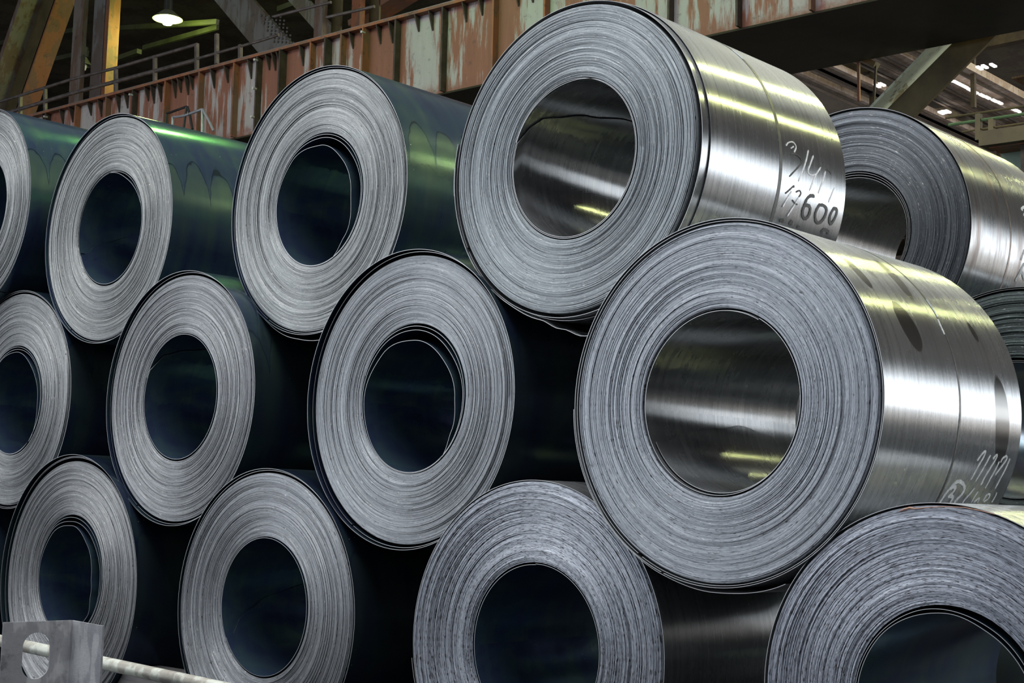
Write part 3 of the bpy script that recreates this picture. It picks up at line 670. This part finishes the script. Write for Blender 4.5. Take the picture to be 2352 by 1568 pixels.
# ------------------------------------------------------------------ hall lamps
SHADE = plain('lamp_shade_enamel', (.30, .30, .24), .4, .3, .1, 5, .05)
BULB = glow('sodium_bulb', (.86, 1.0, .36), 90.0)
BULB0 = plain('unlit_bulb', (.5, .5, .45), .3, 0, .1, 5, .05)
HOUS = plain('lamp_housing', (.05, .05, .05), .5, .4, .2, 5, .05)
def lamp(loc, label, lit=True, power=420, top=14.0, col=(.80, 1.0, .25), size=1.0, bulb=None):
    x, y, z = loc; root = tag(empty('hall_lamp', loc), label, 'lamp', 'hanging hall lamps')
    MB().lathe([(.10 * size, .22), (.13 * size, .20), (.34 * size, .02), (.36 * size, 0), (.35 * size, -.005), (.12 * size, .17)], (0, 0, 0), 28).build('shade', SHADE, root, True)
    MB().lathe([(0, .50), (.10, .48), (.11, .22), (0, .20)], (0, 0, 0), 16).build('housing', HOUS, root, True)
    MB().lathe([(0, -.16), (.10 * size, -.13), (.15 * size, -.02), (.10 * size, .08), (0, .12)], (0, 0, 0), 16).build('bulb', (bulb or BULB) if lit else BULB0, root, True)
    MB().tube([(0, 0, .48), (0, 0, top - z)], .015, 6).build('hanger', HOUS, root)
    if lit:
        l = bpy.data.lights.new('lamp_light', 'POINT'); l.energy = power; l.color = col; l.shadow_soft_size = .22
        o = bpy.data.objects.new('lamp_light', l); COL.objects.link(o); o.parent = root; o.location = (0, 0, -.45)
LP = [((at(385, 44, 12.6)), 'lit yellow-green lamp glaring at upper left above the girder', 120, (.70, 1, .20)),
      ((-13.6, 5.6, 12.2), 'lit lamp above the left coils, out of the photo', 520, (.45, 1, .25))]
lamp(tuple(LP[0][0]), LP[0][1], True, LP[0][2], 15.0, LP[0][3])
lamp(LP[1][0], LP[1][1], True, 20, 15.0, LP[1][3], .36, glow('green_tinted_bulb', (.35, 1.0, .16), 1500.0))
TUBE = glow('yellow_tube_light', (.95, 1.0, .42), 120.0)
def streak_lamp(a, b, label, k=1):  # unseen; made long so the reflections run as streaks along the coils
    a, b = Vector(a), Vector(b); c = (a + b) / 2
    root = tag(empty('streak_lamp', c), label, 'lamp', 'added strip lamps for the streaks')
    loc_build(MB().tube([a, b], .085 * k, 10), 'tube', TUBE, root)
    loc_build(MB().bar(a + Vector((0, 0, .16)), b + Vector((0, 0, .16)), .34, .10), 'housing', HOUS, root, False)
    for t in (.15, .85): p = a.lerp(b, t); loc_build(MB().tube([p + Vector((0, 0, .2)), (p.x, p.y, 15)], .012, 6), 'hanger', HOUS, root)
streak_lamp((2.1, 12.4, 12), (-.6, 15.4, 12), 'added yellow strip lamp at the right of the hall, out of the photo')
streak_lamp((-3.0, 10.4, 12), (-5.6, 12.9, 12), 'added yellow strip lamp over the crane girder, out of the photo', .7)
streak_lamp((-6.6, 15.6, 12), (-5.0, 21, 12), 'added yellow strip lamp behind the crane girder, out of the photo')
streak_lamp((-7.8, 18.6, 12), (-9.4, 21.4, 12), 'added short yellow strip lamp farthest back, out of the photo', .7)
lamp(tuple(at(70, 150, 13.2)), 'unlit lamp shade beside the left corner brace', False, top=15.0, size=.6)
lamp(tuple(at(192, 150, 12.9)), 'unlit lamp shade in front of the brown column', False, top=15.0, size=.6)

# ------------------------------------------------------------------ roof steel at the upper right
PUR = patchy('dusty_purlin', (.42, .33, .28), (.28, .20, .15), (.07, .05, .04), 1.5, 1)
PAN = patchy('dusty_roof_panel', (.20, .14, .09), (.12, .075, .045), (.05, .03, .02), .8, 1)
ZR = 12.0
rt = tag(empty('roof_truss', atz(2100, 200, ZR)), 'brown lattice of roof beams and hangers at the upper right', 'roof truss')
def rp(mb, name, mat):
    o = mb.build(name, mat, rt)
    for v in o.data.vertices: v.co -= rt.location
for (u, v, dz_, w_, hh) in ((2260, 187, 0, .55, .18), (2250, 226, -.0, .55, .2), (2035, 133, 0, .45, .16), (1915, 172, 0, .35, .14), (1918, 208, 0, .4, .14), (2167, 232, 0, .22, .12), (2116, 252, 0, .4, .14), (2300, 290, 0, .35, .14), ):
    p = atz(u, v, ZR + dz_)
    rp(MB().bar((p.x, 6.5, ZR + dz_), (p.x, 61, ZR + dz_), w_, hh), 'purlin', PUR)
    rp(MB().bar((p.x, 6.5, ZR + dz_ - hh * .6), (p.x, 61, ZR + dz_ - hh * .6), .04, hh * .3), 'purlin_rib', DARKST)
for k, yy in enumerate((20, 25, 30, 35, 40, 45, 50, 56)):
    rp(MB().bar((-45, yy, ZR + .6), (10, yy, ZR + .6), .25, .3), 'cross_beam', DARKST if k % 2 else PUR)
    for j in range(14):
        xx = -36 + j * 2.6 + (k % 3)
        rp(MB().bar((xx, yy, ZR - .9), (xx, yy, ZR + .6), .10, .10), 'hanger', DARKST)
for j in range(14):
    xx = -34 + j * 2.4
    rp(MB().bar((xx, 24 + (j % 3) * 6, ZR + .2), (xx + 1.6, 27 + (j % 3) * 6, ZR + 1.7), .16, .12), 'lattice_brace', GRYC)
for j in range(16):
    xx = -34 + (j * 5.3) % 34; yy = 22 + (j * 7.1) % 32
    rp(MB().box((xx, yy, ZR + .9), (xx + 1.7, yy + 2.6, ZR + .95)), 'panel', PAN)
# slits of daylight in the roof
SL = glow('roof_slit_daylight', (1, .97, .92), 2.2)
k = 3
for seq in (((2184, 184), (2196, 189), (2206, 194), (2216, 199), (2228, 206), (2240, 212), (2256, 219), (2268, 224), (2284, 231), (2296, 236)), ((2015, 197), (2026, 194)), ((2162, 259), (2169, 257), (2177, 256)), ((2250, 156), (2262, 153), (2281, 150)), ((2330, 252), (2338, 255))):
    for (u, v) in seq:
        p = atz(u, v, ZR - .25); 
        o = MB().box((p.x - .035, p.y - .13, p.z - .02), (p.x + .035, p.y + .13, p.z + .02)).build('window_%d' % k, SL); tag(o, kind='structure'); k += 1

# peeling diagonal brace under the girder
PEEL = patchy('peeling_green_paint', (.62, .66, .50), (.26, .22, .12), (.045, .045, .03), 1.6, .5, w=(.38, .47, .6), seed=8.0)
yb = 12.45
b0 = at(1978, 290, yb); b1 = at(2235, 30, yb)
dvec = (b1 - b0).normalized()
beam_thing('diagonal_brace', 'slanting steel brace with peeling pale green paint, rising behind the rear coil', 'brace', None,
    [('web', b0, b1, .04, .40, PEEL), ('flange', b0 + Vector((.27, .05, -.16)), b1 + Vector((.27, .05, -.16)), .40, .05, OLV)], b0)
# hook block below girder
yh = 12.35
beam_thing('hanging_bracket', 'small yellow and rusty bracket hanging under the girder end', 'bracket', None,
    [('arm', at(1955, 122, yh), at(2014, 150, yh), .08, .14, OLV), ('rod', at(1972, 125, yh), at(1973, 232, yh), .035, .035, RUST), ('rod', at(2012, 150, yh), at(2006, 250, yh), .03, .03, DARKST)])

# ------------------------------------------------------------------ crane cab at the right edge
yc = 8.5
cab = tag(empty('crane_cab', at(2300, 420, yc)), 'crane cab roof with a green edge strip and pale green window at the right edge', 'crane cab')
GRN = plain('bright_green_paint', (.05, .75, .28), .35, .1, .1, 5, .05)
PALE = patchy('pale_green_panel', (.24, .32, .26), (.20, .26, .21), (.10, .12, .09), 3, 1)
loc_build(MB().tube([at(2251, 322, yc), at(2258, 317, yc), at(2270, 314, yc), at(2352, 303, yc), at(2500, 281, yc)], .022, 8), 'edge_strip', GRN, cab)
loc_build(MB().bar(at(2262, 325, yc), at(2500, 292, yc), .30, .16), 'roof_edge', OLV, cab, False)
loc_build(MB().bar(at(2285, 334, yc + .1), at(2500, 305, yc + .1), .30, .12), 'window_head', RUST, cab, False)
c0 = at(2300, 338, yc + .25); c1 = at(2500, 420, yc + .25)
loc_build(MB().box((c0.x, c0.y, c1.z), (c1.x, c0.y + .05, c0.z)), 'side_panel', PALE, cab, False)
loc_build(MB().bar(at(2351, 325, yc), at(2353, 420, yc), .05, .05), 'window_post', DARKST, cab, False)
cr = tag(empty('guard_rail', at(2248, 330, yc)), 'green guard rail on top of the crane cab at the right edge', 'railing')
RG = plain('green_rail_paint', (.10, .17, .07), .5, .2, .3, 6, .1)
yr = 8.9
loc_build(MB().tube([at(2172, 271, yr), at(2500, 222, yr)], .014, 6), 'top_rail', OLV, cr)
loc_build(MB().tube([at(2179, 287, yr), at(2500, 240, yr)], .018, 6), 'mid_rail', RG, cr)
loc_build(MB().tube([at(2210, 303, yr), at(2500, 262, yr)], .012, 6), 'low_rail', OLV, cr)
for u, v0, v1 in ((2248, 262, 322), (2278, 274, 312), (2400, 240, 300)):
    loc_build(MB().bar(at(u, v0, yr), at(u, v1, yr), .06, .06), 'post', OLV, cr, False)

# ------------------------------------------------------------------ foreground bracket, pipe, chock
STEELB = patchy('brushed_bracket_steel', (.50, .50, .50), (.30, .30, .31), (.09, .09, .09), 6, .6, rough=.4)
zt = at(165, 1424, -1.25).z
C = at(165, 1424, -1.25); A = atz(8, 1429, zt); B = atz(236, 1437, zt)
bk = tag(empty('slotted_bracket', (C.x, C.y, 0)), 'upright grey steel bracket with a long slot at the bottom left corner', 'bracket')
def plate(P, Q, z0, z1, th, slot=None):
    P = Vector((P.x, P.y, 0)); Q = Vector((Q.x, Q.y, 0)); d = Q - P; L = d.length; d.normalize(); nrm = Vector((-d.y, d.x, 0)) * th
    vs = []; fs = []
    if not slot:
        m_ = MB(); poly = [P + Vector((0, 0, z0)), Q + Vector((0, 0, z0)), Q + Vector((0, 0, z1)), P + Vector((0, 0, z1))]; m_.prism(poly, nrm); return m_
    cx, w_, s0, s1 = slot; n = 48; inn = []; out = []
    for k_ in range(n):
        t = 2 * PI * (k_ + .5) / n; r = w_ / 2; ccx = cx + r * math.cos(t); czz = (s1 - r if math.sin(t) > 0 else s0 + r) + r * math.sin(t); inn.append((ccx, czz))
        mx, mz = cx, (s0 + s1) / 2; dx_, dz_ = math.cos(t), math.sin(t)
        # project to the outline
        hx = (L - mx) / dx_ if dx_ > 0 else -mx / dx_; hz = ((z1 - mz) / dz_ if dz_ > 0 else (z0 - mz) / dz_) if abs(dz_) > 1e-6 else 1e9
        s_ = min(abs(hx), abs(hz)); out.append((mx + dx_ * s_, mz + dz_ * s_))
    cor = [(0, z0), (L, z0), (L, z1), (0, z1)]
    for c_ in cor:
        j = min(range(n), key=lambda q: (out[q][0] - c_[0]) ** 2 + (out[q][1] - c_[1]) ** 2); out[j] = c_
    m_ = MB()
    for off_ in (Vector((0, 0, 0)), nrm):
        for lst in (inn, out):
            for a_, z_ in lst: m_.v.append(P + d * a_ + Vector((0, 0, z_)) + off_)
    for k_ in range(n):
        k2_ = (k_ + 1) % n
        m_.f += [(k_, k2_, n + k2_, n + k_), (2 * n + k_, 3 * n + k_, 3 * n + k2_, 2 * n + k2_), (k_, 2 * n + k_, 2 * n + k2_, k2_), (n + k_, n + k2_, 3 * n + k2_, 3 * n + k_)]
    return m_
L_ = (Vector((C.x, C.y, 0)) - Vector((A.x, A.y, 0))).length
zlow = zt - .30
def zpx(v): return at(85, v, (A.y + C.y) / 2).z
loc_build(plate(A, C, 0, zt, .012, (L_ * .50, L_ * .40, zpx(1560), zpx(1452))), 'slotted_plate', STEELB, bk, False)
loc_build(plate(C, B, 0, zt, .012), 'side_plate', STEELB, bk, False)
PIPEM = patchy('chipped_cream_pipe_paint', (.66, .68, .58), (.40, .38, .32), (.25, .22, .18), 5, 1, rough=.45)
pr = tag(empty('pipe_rail', (-8.4, -.8, 0)), 'cream painted pipe rail passing behind the slotted bracket', 'pipe')
pa = at(-60, 1458, -.8); pb = at(700, 1622, -.8)
loc_build(MB().tube([pa, pb], .042, 20), 'pipe', PIPEM, pr)
for q in (pa.lerp(pb, .03), pa.lerp(pb, .97)):
    loc_build(MB().tube([(q.x, q.y, 0), (q.x, q.y, q.z - .02)], .035, 12), 'post', PIPEM, pr)
WOOD = plain('weathered_timber', (.16, .15, .15), .8, 0, .4, 3, .4, (1, 1, 8))
zc = at(330, 1541, .02).z
def chock(xa, Ra, za, xb, Rb, zb, zt_, label):
    e = .012
    ax = xa + math.sqrt(Ra ** 2 - (zt_ - za) ** 2) + e; bx = xb - math.sqrt(Rb ** 2 - (zt_ - zb) ** 2) - e
    ax0 = xa + math.sqrt(max(0, Ra ** 2 - (.06 - za) ** 2)) + .02; bx0 = xb - math.sqrt(max(0, Rb ** 2 - (.06 - zb) ** 2)) - .02
    m_ = MB(); poly = []
    for k_ in range(7): zz = .0 + zt_ * k_ / 6; poly.append((xb - math.sqrt(max(0, Rb ** 2 - (zz - zb) ** 2)) - e, .02, zz))
    for k_ in range(7): zz = zt_ - zt_ * k_ / 6; poly.append((xa + math.sqrt(max(0, Ra ** 2 - (zz - za) ** 2)) + e, .02, zz))
    m_.prism(poly, (0, .30, 0)); tag(m_.build('timber_chock', WOOD), label, 'chock')
a_, b_ = CO['B0'], CO['B1']
chock(a_[0], a_[2], a_[1], b_[0], b_[2], b_[1], zc, 'grey weathered timber chock wedged between the two leftmost bottom coils')
